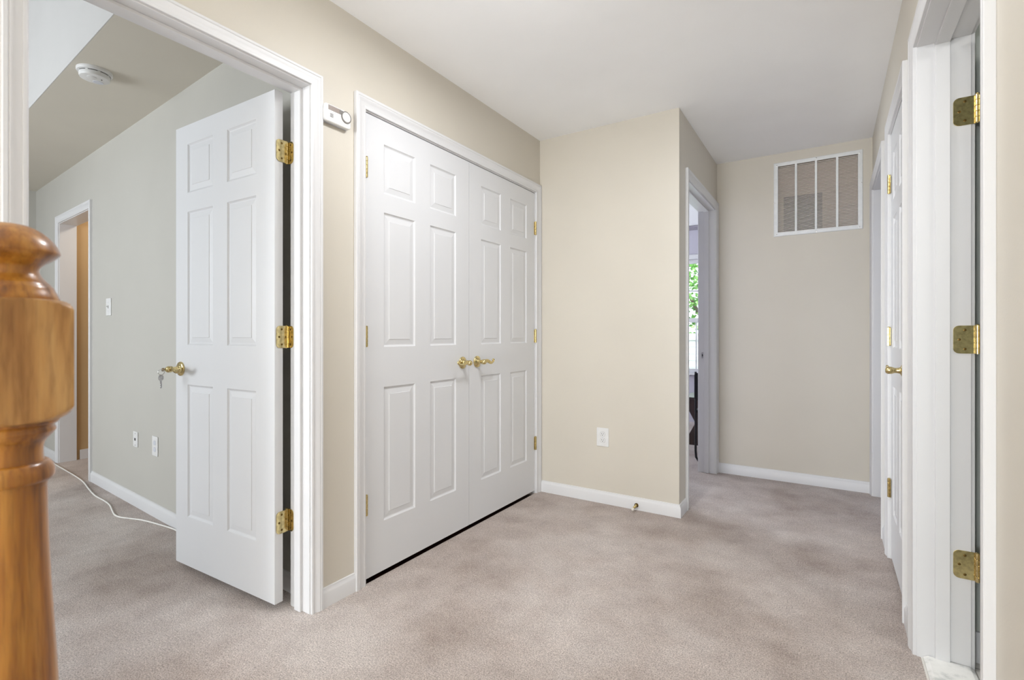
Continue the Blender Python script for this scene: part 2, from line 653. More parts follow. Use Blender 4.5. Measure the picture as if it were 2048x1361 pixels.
# ------------------------------------------------------------------ trim: casings, jambs, baseboards
CASE = [(0.0, 0.0), (0.0, 0.009), (0.004, 0.011), (0.010, 0.011), (0.012, 0.0095), (0.020, 0.0105), (0.030, 0.0125), (0.036, 0.0155), (0.041, 0.0165), (0.044, 0.0150), (0.047, 0.0172), (0.056, 0.0172), (0.0575, 0.0155), (0.0575, 0.0)]


def casing(mb, a0, a1, z1, O, ex, n, z0=0.0, prof=CASE):
    """mitred casing round an opening a0..a1 measured along ex from O, proud along n"""
    O, ex, n = Vector(O), Vector(ex), Vector(n)
    rings = []
    for st in range(4):
        ring = []
        for u, t in prof:
            if st == 0:
                a, z = a0 - u, z0
            elif st == 1:
                a, z = a0 - u, z1 + u
            elif st == 2:
                a, z = a1 + u, z1 + u
            else:
                a, z = a1 + u, z0
            ring.append(O + ex * a + ZUP * z + n * t)
        rings.append(ring)
    mb.loft(rings)


def jamb(mb, a0, a1, z1, O, ex, n, depth, stop=None, t=0.018):
    """three boards lining the opening; depth measured against n; stop=(from, to) depth of the stop strip"""
    O, ex, n = Vector(O), Vector(ex), Vector(n)

    def slab(aa, ab, za, zb, d0, d1):
        mb.prism([(aa, za), (ab, za), (ab, zb), (aa, zb)], O - n * d0, ex, ZUP, -n, d1 - d0)
    slab(a0 - t, a0, 0, z1 + t, 0, depth)
    slab(a1, a1 + t, 0, z1 + t, 0, depth)
    slab(a0, a1, z1, z1 + t, 0, depth)
    if stop:
        s = 0.011
        slab(a0, a0 + s, 0, z1, *stop)
        slab(a1 - s, a1, 0, z1, *stop)
        slab(a0 + s, a1 - s, z1 - s, z1, *stop)


RV = 0.005  # reveal


def frame(idx, op, O, ex, n, depth, stop, label, back=True, ws=1.0):
    mb = MB()
    casing(mb, op[0] - RV * ws, op[1] + RV * ws, op[2] + RV, O, ex, n, prof=[(u * ws, t) for u, t in CASE])
    root = struct(mb.build('trim_%d' % idx, TRIM, smooth=True, angle=35), label, 'door frame')
    mb = MB()
    jamb(mb, *op, O, ex, n, depth, stop)
    mb.build('jamb', TRIM, root, bevel=0.0012)
    if back:
        mb = MB()
        casing(mb, op[0] - RV, op[1] + RV, op[2] + RV, Vector(O) - Vector(n) * depth, ex, -Vector(n))
        mb.build('rear_casing', TRIM, root, smooth=True, angle=35)
    return root


XP, YP = Vector((1, 0, 0)), Vector((0, 1, 0))
F_BED = frame(1, O_BED, (XA, 0, 0), YP, XP, 0.121, (0.045, 0.083), 'white moulded frame around the open bedroom doorway on the left', ws=0.82)
F_CLO = frame(2, O_CLO, (XA, 0, 0), YP, XP, 0.121, (0.042, 0.07), 'white moulded frame around the double closet doors', back=False)
F_SIDE = frame(3, O_SIDE, (XN, 0, 0), YP, XP, 0.12, (0.045, 0.083), 'white frame of the narrow side doorway by the end wall')
F_BATH = frame(4, O_BATH, (XR, 0, 0), YP, -XP, 0.14, (0.048, 0.086), 'white frame of the nearest right-hand doorway with three brass hinges')
F_LIN = frame(5, O_LIN, (XR, 0, 0), YP, -XP, 0.14, (0.042, 0.07), 'white frame around the closed narrow door on the right', back=False)
F_END = frame(6, O_END, (XR, 0, 0), YP, -XP, 0.14, (0.048, 0.086), 'white frame of the last doorway on the right beside the end wall')
# doorway in the bedroom wall (slightly skewed wall)
bx = Vector((-1, -BLS, 0)).normalized()
bn = Vector((bx.y, -bx.x, 0))
if bn.y > 0:
    bn = -bn
BO = Vector((BD_X0, bedY(BD_X0), 0))
bw = (BD_X0 - BD_X1) / abs(bx.x)
mb = MB()
casing(mb, -RV, bw + RV, 2.05 + RV, BO, bx, bn)
F_TAN = struct(mb.build('trim_7', TRIM, smooth=True, angle=35), 'white frame of the doorway in the far part of the bedroom', 'door frame')
mb = MB()
jamb(mb, 0, bw, 2.05, BO, bx, bn, 0.115, None)
mb.build('jamb', TRIM, F_TAN, bevel=0.0012)

BASE = [(0, 0), (0.0125, 0), (0.0125, 0.056), (0.010, 0.063), (0.006, 0.069), (0.0055, 0.076), (0.0, 0.078)]


def baseboard(name, segs, label):
    """segs: polyline runs [(p0, p1, n0, n1)] with the wall normal at both ends already mitred"""
    mb = MB()
    for p0, p1, n0, n1 in segs:
        rings = []
        for p, n in ((p0, n0), (p1, n1)):
            p, n = Vector((p[0], p[1], 0)), Vector((n[0], n[1], 0))
            rings.append([p + n * t + ZUP * z for t, z in BASE])
        mb.loft(rings)
    return struct(mb.build(name, TRIM, smooth=True, angle=30), label, 'baseboard')


cw = 0.0575 + RV
baseboard('baseboard_left', [((XA, O_BED[1] + cw * 0.82), (XA, O_CLO[0] - cw), (1, 0), (1, 0))], 'short white baseboard between the bedroom doorway and the closet')
baseboard('baseboard_rear_left', [((XA, YREAR), (XA, O_BED[0] - cw * 0.82), (1, 0), (1, 0))], 'white baseboard left of the bedroom doorway')
baseboard('baseboard_back', [((XA + 0.0175, YB), (XN, YB), (0, -1), (1, -1)), ((XN, YB), (XN, O_SIDE[0] - cw), (1, -1), (1, 0))], 'white baseboard below the outlet, wrapping the wall corner')
baseboard('baseboard_end', [((XN + 0.002, YV), (XR - 0.002, YV), (0, -1), (0, -1))], 'white baseboard along the end wall under the grille')
baseboard('baseboard_right', [((XR, O_BATH[1] + cw), (XR, O_LIN[0] - cw), (-1, 0), (-1, 0))], 'white baseboard scrap between the two nearest right-hand door frames')
baseboard('baseboard_right_far', [((XR, O_LIN[1] + cw), (XR, O_END[0] - cw), (-1, 0), (-1, 0))], 'white baseboard scrap past the closed door on the right')
baseboard('baseboard_right_near', [((XR, YREAR), (XR, O_BATH[0] - cw), (-1, 0), (-1, 0))], 'white baseboard of the near right wall')
p0, p1 = (XA2 - 0.02, bedY(XA2 - 0.02)), (BO + bx * (-cw))[:2]
q0, q1 = (BO + bx * (bw + cw))[:2], (-6.37, bedY(-6.37))
baseboard('baseboard_bedroom', [(p0, p1, bn[:2], bn[:2])], 'white baseboard along the greige bedroom wall by the white cable')
baseboard('baseboard_bedroom_far', [(q0, q1, bn[:2], bn[:2])], 'white baseboard in the far corner of the bedroom')

# ------------------------------------------------------------------ doors


def door_mesh(M, wd, ht, t, xs, zs):
    """six panel slab; local x from hinge edge, y = 0 front face (towards -y), z up"""
    mb = MB(M)
    loops = [(0.0, 0.0), (0.003, 0.0032), (0.007, 0.0062), (0.011, 0.0068), (0.034, 0.0034), (0.0354, 0.0016)]
    gx = [0] + [x for p in xs for x in p] + [wd]
    gz = [0] + [z for p in zs for z in p] + [ht]
    pan = {(gx.index(a), gz.index(c)) for a, b in xs for c, d in zs}
    for side in (0, 1):
        y0, sg = (0, 1) if side == 0 else (t, -1)
        for i in range(len(gx) - 1):
            for k in range(len(gz) - 1):
                a, b, c, d = gx[i], gx[i + 1], gz[k], gz[k + 1]
                if (i, k) in pan:
                    rings = []
                    for ins, dep in loops:
                        y = y0 + sg * dep
                        rings.append([(a + ins, y, c + ins), (b - ins, y, c + ins), (b - ins, y, d - ins), (a + ins, y, d - ins)])
                    mb.loft(rings, caps=False)
                    mb.add(rings[-1], [(0, 1, 2, 3)])
                else:
                    mb.add([(a, y0, c), (b, y0, c), (b, y0, d), (a, y0, d)], [(0, 1, 2, 3)])
    mb.add([(0, 0, 0), (0, t, 0), (0, t, ht), (0, 0, ht)], [(0, 1, 2, 3)])
    mb.add([(wd, 0, 0), (wd, t, 0), (wd, t, ht), (wd, 0, ht)], [(0, 1, 2, 3)])
    mb.add([(0, 0, 0), (wd, 0, 0), (wd, t, 0), (0, t, 0)], [(0, 1, 2, 3)])
    mb.add([(0, 0, ht), (wd, 0, ht), (wd, t, ht), (0, t, ht)], [(0, 1, 2, 3)])
    return mb


def slab_with_merge(mb, name, parent):
    o = mb.build(name, DOORW, parent)
    bm = bmesh.new()
    bm.from_mesh(o.data)
    bmesh.ops.remove_doubles(bm, verts=bm.verts, dist=0.0002)
    bmesh.ops.recalc_face_normals(bm, faces=bm.faces)
    bm.to_mesh(o.data)
    bm.free()
    return o


def hinge(parent, P, leaves, hgt=0.089, screws=True, mat=BRASS, rk=0.0065, label=None):
    """P = middle of the pin; leaves = [(direction away from pin, outward normal of the plate, width, start)]"""
    P = Vector(P)
    root = thing('hinge', None, None, P - world_loc(parent))
    root.parent = parent
    del_keys = [k for k in ('label', 'category') if k in root]
    for k in del_keys:
        del root[k]
    root['label'] = label or 'brass hinge'
    mb = MB()
    for i in range(5):
        z0 = -hgt / 2 + i * hgt / 5
        z1 = z0 + hgt / 5 - 0.0009
        c = 0.0007
        mb.lathe([(rk - c, z0), (rk, z0 + c), (rk, z1 - c), (rk - c, z1)], P, ZUP, 18)
    mb.lathe([(rk * 0.62, -hgt / 2 - 0.001), (rk * 0.62, hgt / 2 + 0.001)], P, ZUP, 14)
    mb.lathe([(rk * 0.9, hgt / 2), (rk * 0.95, hgt / 2 + 0.002), (rk * 0.5, hgt / 2 + 0.004)], P, ZUP, 14)
    mb.build('hinge_knuckle', mat, root, smooth=True)
    for d, n, wl, st in leaves:
        d, n = Vector(d), Vector(n)
        t = 0.0024
        r = 0.0155 if wl > 0.02 else 0.003
        poly = [(0, -hgt / 2), (wl - r, -hgt / 2)]
        for i in range(1, 7):
            a = math.radians(-90 + 90 * i / 6)
            poly.append((wl - r + r * math.cos(a), -hgt / 2 + r + r * math.sin(a)))
        for i in range(0, 7):
            a = math.radians(90 * i / 6)
            poly.append((wl - r + r * math.cos(a), hgt / 2 - r + r * math.sin(a)))
        poly.append((0, hgt / 2))
        mb = MB()
        mb.prism(poly, P + st, d, ZUP, n, t)
        mb.build('hinge_leaf', mat, root, bevel=0.0005)
        if screws and wl > 0.02:
            for (a, z) in ((wl * 0.50, hgt * 0.34), (wl * 0.74, 0.0), (wl * 0.50, -hgt * 0.34)):
                c = P + st + d * a + ZUP * z
                mb = MB()
                mb.lathe([(0.0042, t - 0.0004), (0.0042, t + 0.0005), (0.003, t + 0.0009)], c, n, 14)
                mb.build('screw', BRASSDK, root, smooth=True)
    return root


def lever(parent, P, n, d, name='door_handle', keyhole=False):
    """rose on the door face at P, shank along n, wavy lever along d with a scroll end"""
    P, n, d = Vector(P), Vector(n).normalized(), Vector(d).normalized()
    root = thing(name, None, None, P - world_loc(parent))
    root.parent = parent
    root['label'] = 'polished brass wavy lever handle on a round rose'
    mb = MB()
    mb.lathe([(0.033, 0), (0.0335, 0.003), (0.032, 0.006), (0.029, 0.0075), (0.027, 0.0078), (0.025, 0.010), (0.019, 0.0135), (0.014, 0.0155), (0.0135, 0.017)], P, n, 40)
    mb.build('rose', BRASS, root, smooth=True, angle=50)
    mb = MB()
    mb.lathe([(0.0135, 0.013), (0.012, 0.019), (0.0105, 0.026), (0.0105, 0.034), (0.0125, 0.039), (0.0145, 0.043), (0.015, 0.050), (0.0145, 0.056), (0.012, 0.061), (0.009, 0.0635), (0.004, 0.0645)], P, n, 28)
    mb.build('shank', BRASS, root, smooth=True, angle=60)
    mb = MB()
    pts, rad = [], []
    B = P + n * 0.050
    N = 26
    for i in range(N + 1):
        t = i / N
        a = 0.006 + 0.088 * t
        z = 0.0065 * math.sin(t * 2 * PI * 0.95 + 0.25) - 0.0016
        o_ = 0.004 * math.sin(t * PI)
        pts.append(B + d * a + ZUP * z + n * o_)
        rad.append((0.0062 - 0.0015 * t, 0.0115 - 0.0055 * t + 0.0012 * math.sin(t * PI)))
    last = pts[-1]
    cx = last + ZUP * 0.0085
    for i in range(1, 15):
        a = -PI / 2 + i / 14 * 1.75 * PI
        r = 0.0085 * (1 - 0.45 * i / 14)
        pts.append(cx + d * r * math.cos(a) + ZUP * r * math.sin(a))
        rad.append((0.0046, 0.0036))
    mb.tube(pts, rad, 14, flat=n)
    mb.build('lever', BRASS, root, smooth=True, angle=70)
    if keyhole:
        mb = MB()
        mb.lathe([(0.0075, 0.063), (0.0072, 0.0662), (0.004, 0.067)], P, n, 20)
        mb.build('lock_cylinder', BRASS2, root, smooth=True)
    return root


ROWS = [(0.227, 0.840), (1.024, 1.641), (1.728, 1.954)]


def cols(wd):
    return [(0.108 * wd / 0.745, 0.3125 * wd / 0.745), (0.422 * wd / 0.745, 0.624 * wd / 0.745 + 0.006)]


def add_door(idx, M, wd, ht, t, label, cat='door', zrows=ROWS, shift=0.0):
    loc = M @ Vector((0, 0, 0))
    root = thing('door_%d' % idx, label, cat, loc, kind='structure')
    slab_with_merge(door_mesh(M, wd, ht, t, [(a + shift, b + shift) for a, b in cols(wd)], zrows), 'door_slab', root)
    return root


# double closet doors: front faces flush with the wall face, hinged at the outer sides, knuckles on the hall side
FX = XA - 0.004
w1 = 2.2425 - (O_CLO[0] + 0.003)
M1 = Matrix(((0, -1, 0, FX), (1, 0, 0, O_CLO[0] + 0.003), (0, 0, 1, 0.019), (0, 0, 0, 1)))       # x -> +Y, y -> -X
D1 = add_door(1, M1, w1, 2.060, 0.035, 'white six-panel closet door, the left leaf of the closed double doors')
w2 = (O_CLO[1] - 0.003) - 2.2455
M2 = Matrix(((0, -1, 0, FX), (-1, 0, 0, O_CLO[1] - 0.003), (0, 0, 1, 0.019), (0, 0, 0, 1)))
D2 = add_door(2, M2, w2, 2.060, 0.035, 'white six-panel closet door, the right leaf of the closed double doors')
HZ = (1.836, 1.090, 0.347)
for z in HZ:
    hinge(D1, (XA + 0.004, O_CLO[0] + 0.002, z), [((0, 1, 0), (1, 0, 0), 0.009, Vector((-0.0075, 0, 0))), ((0, -1, 0), (1, 0, 0), 0.006, Vector((-0.0035, 0, 0)))], screws=False, mat=BRASS2)
    hinge(D2, (XA + 0.004, O_CLO[1] - 0.002, z), [((0, -1, 0), (1, 0, 0), 0.009, Vector((-0.0075, 0, 0))), ((0, 1, 0), (1, 0, 0), 0.006, Vector((-0.0035, 0, 0)))], screws=False, mat=BRASS2)
lever(D1, (FX, 2.184, 0.943), XP, -YP)
lever(D2, (FX, 2.3192, 0.943), XP, YP)
for yy, dd, sfx in ((2.155, D1, 0), (2.335, D2, 1)):
    mb = MB().box((FX - 0.030, yy - 0.028, 2.0775), (FX - 0.006, yy + 0.028, 2.0825))
    o = mb.build('ball_catch', BRASSDK, dd)

# open bedroom door: hinged on the right jamb, opened square into the bedroom
A = Vector((-1.851, 1.152, 0.028))
dirv = Vector((-2.6103, 1.128, 0)) - Vector((-1.851, 1.152, 0))
dirv.normalize()
nin = Vector((dirv.y, -dirv.x, 0))        # into the slab (+Y side)
if nin.y < 0:
    nin = -nin
M3 = Matrix(((dirv.x, nin.x, 0, A.x), (dirv.y, nin.y, 0, A.y), (0, 0, 1, A.z), (0, 0, 0, 1)))
D3 = add_door(3, M3, 0.7597, 2.043, 0.0355, 'white six-panel bedroom door standing wide open, key in its brass lever', shift=0.013)
pin = Vector((-1.8570, 1.2072, 0))
for z in HZ:
    pz = Vector((pin.x, pin.y, z))
    es = Vector((-1.8512, 1.188, 0)) - pin
    js = Vector((-1.8570, 1.2152, 0)) - pin
    hinge(D3, pz, [((-nin), (-dirv), 0.0465, es + nin * 0.0160), ((1, 0, 0), (0, -1, 0), 0.036, js)], mat=BRASS)
rose_p = M3 @ Vector((0.7147, 0, 0.9391 - 0.028))
lever(D3, rose_p, -nin, -dirv, keyhole=True)

# closed narrow door on the right
FR = XR + 0.004
w5 = O_LIN[1] - O_LIN[0] - 0.006
M4 = Matrix(((0, 1, 0, FR), (-1, 0, 0, O_LIN[1] - 0.003), (0, 0, 1, 0.013), (0, 0, 0, 1)))
D4 = add_door(4, M4, w5, 2.063, 0.035, 'white six-panel narrow door, closed, on the right wall')
for z in HZ:
    hinge(D4, (XR - 0.005, O_LIN[1] - 0.002, z), [((0, -1, 0), (-1, 0, 0), 0.016, Vector((0.0065, 0, 0))), ((0, 1, 0), (-1, 0, 0), 0.006, Vector((0.0045, 0, 0)))], screws=False)
lever(D4, (FR, 2.515, 0.955), -XP, YP)

# bathroom door, swung back against the bathroom wall side, hinged on the far jamb
hx = XR2 + 0.034
M5 = Matrix(((1, 0, 0, hx), (0, 1, 0, 2.110), (0, 0, 1, 0.02), (0, 0, 0, 1)))
D5 = add_door(5, M5, 0.82, 2.05, 0.035, 'bathroom door swung open behind the nearest right-hand doorway')
pin = Vector((XR2 + 0.0135, 2.1665, 0))
for z, hz in ((1.833, 0), (1.083, 1), (0.343, 2)):
    pz = Vector((pin.x, pin.y, z))
    hinge(F_BATH, pz, [((-1, 0, 0), (0, -1, 0), 0.058, Vector((-0.001, 2.1752 - pin.y, 0))), ((0, -1, 0), (-1, 0, 0), 0.05, Vector((0.0195, -0.004, 0)))], hgt=0.092, label='brass hinge on the white jamb')

# strike plate on the side-room jamb
mb = MB().prism(rrect(0.014, 0.045, 0.003), (-0.853, O_SIDE[1] - 0.011 - 0.0002, 0.935), XP, ZUP, -YP, 0.0015)
mb.build('strike_plate', STEEL, F_SIDE)
mb = MB().prism(rrect(0.007, 0.02, 0.002), (-0.853, O_SIDE[1] - 0.0128, 0.935), XP, ZUP, -YP, 0.0006)
mb.build('strike_hole', DARK, F_SIDE)

# ------------------------------------------------------------------ newel post
NX, NY = -0.711, 0.152
newel = thing('newel_post', 'turned golden oak newel post with a rounded cap in the left foreground', 'newel post', (NX, NY, 0))
HW = 0.0415


def turned(name, prof, mat, square=None, seg=96):
    """lathe with optional square section limit"""
    mb = MB()
    rings = []
    for r, z in prof:
        ring = []
        for i in range(seg):
            a = 2 * PI * i / seg
            rr = r
            if square:
                lim = square / max(abs(math.cos(a)), abs(math.sin(a)))
                lim = min(lim, square * 1.392)
                rr = min(r, lim)
            ring.append((NX + rr * math.cos(a), NY + rr * math.sin(a), z))
        rings.append(ring)
    mb.loft(rings)
    return mb.build(name, mat, newel, smooth=True, angle=38)


def smooth_prof(pts, n=6):
    """Catmull-Rom through profile points"""
    out = []
    for i in range(len(pts) - 1):
        p0, p1, p2, p3 = pts[max(i - 1, 0)], pts[i], pts[i + 1], pts[min(i + 2, len(pts) - 1)]
        for k in range(n):
            t = k / n
            q = []
            for j in range(2):
                q.append(0.5 * (2 * p1[j] + (p2[j] - p0[j]) * t + (2 * p0[j] - 5 * p1[j] + 4 * p2[j] - p3[j]) * t * t + (3 * p1[j] - p0[j] - 3 * p2[j] + p3[j]) * t ** 3))
            out.append((max(q[0], 0.0003), q[1]))
    out.append(pts[-1])
    return out


cap = [(0.0005, 1.2132), (0.012, 1.2122), (0.022, 1.2082), (0.031, 1.2010), (0.0365, 1.1935), (0.0393, 1.1868), (0.0398, 1.1843)]
under = [(0.0398, 1.1843), (0.0372, 1.1808), (0.0330, 1.1770), (0.0275, 1.1728), (0.0240, 1.1690), (0.0230, 1.1652), (0.0242, 1.1612)]
coll = [(0.0240, 1.1612), (0.0275, 1.1562), (0.0312, 1.1522), (0.0325, 1.1502)]
coll2 = [(0.0330, 1.1500), (0.0345, 1.1478), (0.0362, 1.1440), (0.0384, 1.1395), (0.0394, 1.1368), (0.0396, 1.1352)]
turned('cap', smooth_prof(cap) + smooth_prof(under)[1:] + smooth_prof(coll)[1:] + smooth_prof(coll2), OAK)
blk = [(0.0396, 1.1352), (0.0418, 1.1348), (0.0455, 1.1338), (0.0500, 1.1315), (0.0545, 1.1282), (0.0578, 1.1248), (0.060, 1.12), (0.060, 1.029), (0.0578, 1.0238), (0.0545, 1.0200), (0.0500, 1.0160), (0.0455, 1.0125), (0.0418, 1.0105), (0.0392, 1.0092)]
turned('square_block', blk, OAK_GLARE, HW)
tp = [(0.0392, 1.0092), (0.0388, 1.0070), (0.0352, 1.0035), (0.0360, 1.0010), (0.0365, 0.9985), (0.0350, 0.9960), (0.0325, 0.9925), (0.0290, 0.9880), (0.0268, 0.9830), (0.0263, 0.9760), (0.0266, 0.9690)]
rg = [(0.0268, 0.9672), (0.0300, 0.9668), (0.0328, 0.9640), (0.0352, 0.9580), (0.0356, 0.9525), (0.0348, 0.9490), (0.0325, 0.9465)]
sh = [(0.0305, 0.9458), (0.0300, 0.9420), (0.0296, 0.9330), (0.0312, 0.8700), (0.0345, 0.8000), (0.0378, 0.7350), (0.0400, 0.6700), (0.0405, 0.62), (0.0395, 0.58), (0.0340, 0.545), (0.0320, 0.535), (0.0390, 0.525), (0.0390, 0.51), (0.0402, 0.50)]
turned('turned_shaft', smooth_prof(tp) + smooth_prof(rg) + smooth_prof(sh), OAK)
turned('square_base', [(0.0402, 0.50), (0.046, 0.497), (0.052, 0.490), (0.0578, 0.482), (0.060, 0.475), (0.060, 0.0)], OAK_GLARE, HW)

# ------------------------------------------------------------------ wall and ceiling fittings
# programmable thermostat with a round dial
TX = XA
th = thing('thermostat', 'white wall thermostat with a grey display strip and round dial ring, between door frames', 'thermostat', (TX, 1.329, 1.992))


def wy(yy, z, x):
    return Vector((x, yy, z))


mb = MB().prism(rrect(0.127, 0.069, 0.010), (TX, 1.329, 1.9925), YP, ZUP, XP, 0.012)
mb.build('wall_plate', PLASTIC2, th, bevel=0.001)
mb = MB().prism(rrect(0.130, 0.071, 0.012), (TX + 0.010, 1.329, 1.9925), YP, ZUP, XP, 0.017)
mb.build('body', PLASTIC, th, bevel=0.0045, seg=3)
TF = TX + 0.027
mb = MB().prism([(-0.031, -0.0095), (0.031, -0.0095), (0.031, 0.0095), (-0.031, 0.0095)], (TF - 0.0012, 1.3125, 2.0135), YP, ZUP, XP, 0.0018)
mb.build('display', LCD, th)
mb = MB().prism([(-0.008, -0.0085), (0.008, -0.0085), (0.012, 0.0085), (-0.008, 0.0085)], (TF - 0.0012, 1.3435, 2.0130), YP, ZUP, XP, 0.0024)
mb.build('status_strip', GREYRING, th)
mb = MB()
outer, inner = circ(0.0245, 40), circ(0.0198, 40)
c = Vector((TF - 0.001, 1.3685, 2.0010))
rings = []
for poly, hh in ((outer, 0), (outer, 0.004), (inner, 0.004), (inner, 0)):
    rings.append([c + YP * p[0] + ZUP * p[1] + XP * hh for p in poly])
mb.loft(rings + [rings[0]], caps=False)
mb.build('dial_ring', GREYRING, th, smooth=True)
mb = MB().lathe([(0.0198, 0), (0.0198, 0.004), (0.0185, 0.0052), (0.001, 0.0056)], c, XP, 40)
mb.build('dial', PLASTIC, th, smooth=True)
mb = MB()
for i in range(4):
    mb.box((TF - 0.0012, 1.2905, 1.9895 - i * 0.0042), (TF + 0.0004, 1.3055, 1.9913 - i * 0.0042))
mb.build('sound_slots', DARK, th)

# smoke alarm under the taupe soffit
sa = thing('smoke_alarm', 'round white smoke alarm on the taupe bedroom ceiling', 'smoke alarm', (-3.205, 1.005, H))
S0 = Vector((-3.205, 1.005, H))
mb = MB().lathe([(0.074, 0), (0.0745, 0.010), (0.072, 0.0145), (0.066, 0.0165), (0.062, 0.0168)], S0, -ZUP, 56)
mb.build('mounting_ring', PLASTIC, sa, smooth=True, angle=40)
mb = MB().lathe([(0.064, 0.012), (0.0645, 0.020), (0.064, 0.034), (0.0615, 0.0405), (0.057, 0.0425), (0.001, 0.0435)], S0, -ZUP, 56)
mb.build('body', PLASTIC, sa, smooth=True, angle=40)
mb = MB()
for k in range(8):
    a0 = k * PI / 4 + 0.05
    rings = []
    for i in range(9):
        a = a0 + (PI / 4 - 0.18) * i / 8
        e = Vector((math.cos(a), math.sin(a), 0))
        rings.append([S0 + e * 0.0640 - ZUP * 0.0185, S0 + e * 0.0651 - ZUP * 0.0185, S0 + e * 0.0651 - ZUP * 0.0212, S0 + e * 0.0640 - ZUP * 0.0212])
    mb.loft(rings)
mb.build('vent_slots', DARK, sa)
mb = MB().lathe([(0.020, 0.042), (0.020, 0.0450), (0.017, 0.0462), (0.001, 0.0466)], S0 + Vector((0.012, -0.016, 0)), -ZUP, 32)
mb.build('test_button', PLASTIC, sa, smooth=True, angle=40)
mb = MB().lathe([(0.0035, 0.0432), (0.0030, 0.0446), (0.0005, 0.0448)], S0 + Vector((0.022, 0.022, 0)), -ZUP, 12)
mb.build('indicator_light', DARK, sa, smooth=True)
mb = MB().lathe([(0.022, 0.0430), (0.021, 0.0442), (0.001, 0.0444)], S0 + Vector((-0.024, 0.022, 0)), -ZUP, 32)
mb.build('sounder_grille', PLASTIC2, sa, smooth=True, angle=40)


def plate(name, label, cat, C, ex, n, w_=0.070, h_=0.115, t=0.0055):
    root = thing(name, label, cat, C)
    mb = MB().prism(rrect(w_, h_, 0.005), C, ex, ZUP, n, t)
    mb.build('cover_plate', PLASTIC, root, bevel=0.0025, seg=3)
    return root


def disc(root, C, ex, n, r, t, name, mat, sx=1.0):
    mb = MB().prism([(p[0] * sx, p[1]) for p in circ(r, 16)], C, ex, ZUP, n, t)
    return mb.build(name, mat, root)


# duplex outlet on the back wall
oc = Vector((-1.2475, YB, 0.430))
on = -YP
pl = plate('outlet', 'white duplex outlet on the cream wall beside the closet', 'outlet', oc, XP, on, 0.083, 0.121)
for s in (1, -1):
    cc = oc + ZUP * (0.0200 * s)
    mb = MB()
    poly = [(0.0172 * math.cos(2 * PI * i / 28), max(-0.0135, min(0.0135, 0.0172 * math.sin(2 * PI * i / 28)))) for i in range(28)]
    mb.prism(poly, cc + on * 0.0045, XP, ZUP, on, 0.0022)
    rc = mb.build('receptacle', PLASTIC, pl, bevel=0.0005)
    mb = MB()
    f_ = on * 0.0064
    mb.prism([(-0.0013, -0.0045), (0.0013, -0.0045), (0.0013, 0.0045), (-0.0013, 0.0045)], cc + f_ + XP * -0.0064 + ZUP * 0.003, XP, ZUP, on, 0.0006)
    mb.prism([(-0.0013, -0.0036), (0.0013, -0.0036), (0.0013, 0.0036), (-0.0013, 0.0036)], cc + f_ + XP * 0.0064 + ZUP * 0.003, XP, ZUP, on, 0.0006)
    mb.prism(circ(0.0026, 12), cc + f_ + ZUP * -0.0065, XP, ZUP, on, 0.0006)
    mb.build('slots', DARK, rc)
    ring = MB()
    ro = [(p[0] * 1.06, p[1] * 1.06) for p in poly]
    rr = [[cc + on * 0.0044 + XP * p[0] + ZUP * p[1] for p in ro], [cc + on * 0.0058 + XP * p[0] + ZUP * p[1] for p in ro], [cc + on * 0.0058 + XP * p[0] + ZUP * p[1] for p in poly]]
    ring.loft(rr, caps=False)
    ring.build('receptacle_rim', GREYRING, rc)
disc(pl, oc + on * 0.0053, XP, on, 0.0032, 0.0008, 'screw', PLASTIC2)


# fittings on the bedroom wall
def bedP(x, z):
    return Vector((x, bedY(x), z))


bex = -bx
sp = bedP(-4.281, 1.295)
pl = plate('light_switch', 'white toggle light switch on the greige bedroom wall', 'light switch', sp, bex, bn, 0.100, 0.122)
mb = MB().prism([(-0.005, -0.011), (0.005, -0.011), (0.005, 0.011), (-0.005, 0.011)], sp + bn * 0.0045, bex, ZUP, bn, 0.0022)
sw = mb.build('switch_slot', GREYRING, pl)
mb = MB().prism([(0, -0.006), (0.014, 0.002), (0.014, 0.008), (0, 0.006)], sp + bn * 0.005 - bex * 0.0032, bn, ZUP, bex, 0.0064)
mb.build('toggle', PLASTIC, pl, bevel=0.001)
for s in (1, -1):
    disc(pl, sp + bn * 0.0052 + ZUP * 0.030 * s, bex, bn, 0.0032, 0.001, 'screw', PLASTIC2)
jp = bedP(-3.760, 0.4265)
pl = plate('phone_jack', 'white phone jack plate with one black port low on the bedroom wall', 'phone jack', jp, bex, bn, 0.078, 0.098)
mb = MB().prism([(-0.0085, -0.0075), (0.0085, -0.0075), (0.0085, 0.0075), (-0.0085, 0.0075)], jp + bn * 0.0048, bex, ZUP, bn, 0.003)
mb.build('jack_port', DARK, pl)
for s in (1, -1):
    disc(pl, jp + bn * 0.0052 + ZUP * 0.037 * s, bex, bn, 0.0036, 0.001, 'screw', GREYRING)
qp = bedP(-3.437, 0.4245)
pl = plate('outlet', 'white duplex outlet on the bedroom wall nearest the open door edge', 'outlet', qp, bex, bn, 0.086, 0.119)
for s in (1, -1):
    cc = qp + ZUP * 0.0200 * s
    poly = [(0.0172 * math.cos(2 * PI * i / 24), max(-0.0135, min(0.0135, 0.0172 * math.sin(2 * PI * i / 24)))) for i in range(24)]
    mb = MB().prism(poly, cc + bn * 0.0045, bex, ZUP, bn, 0.0024)
    mb.build('receptacle', PLASTIC2, pl, bevel=0.0005)

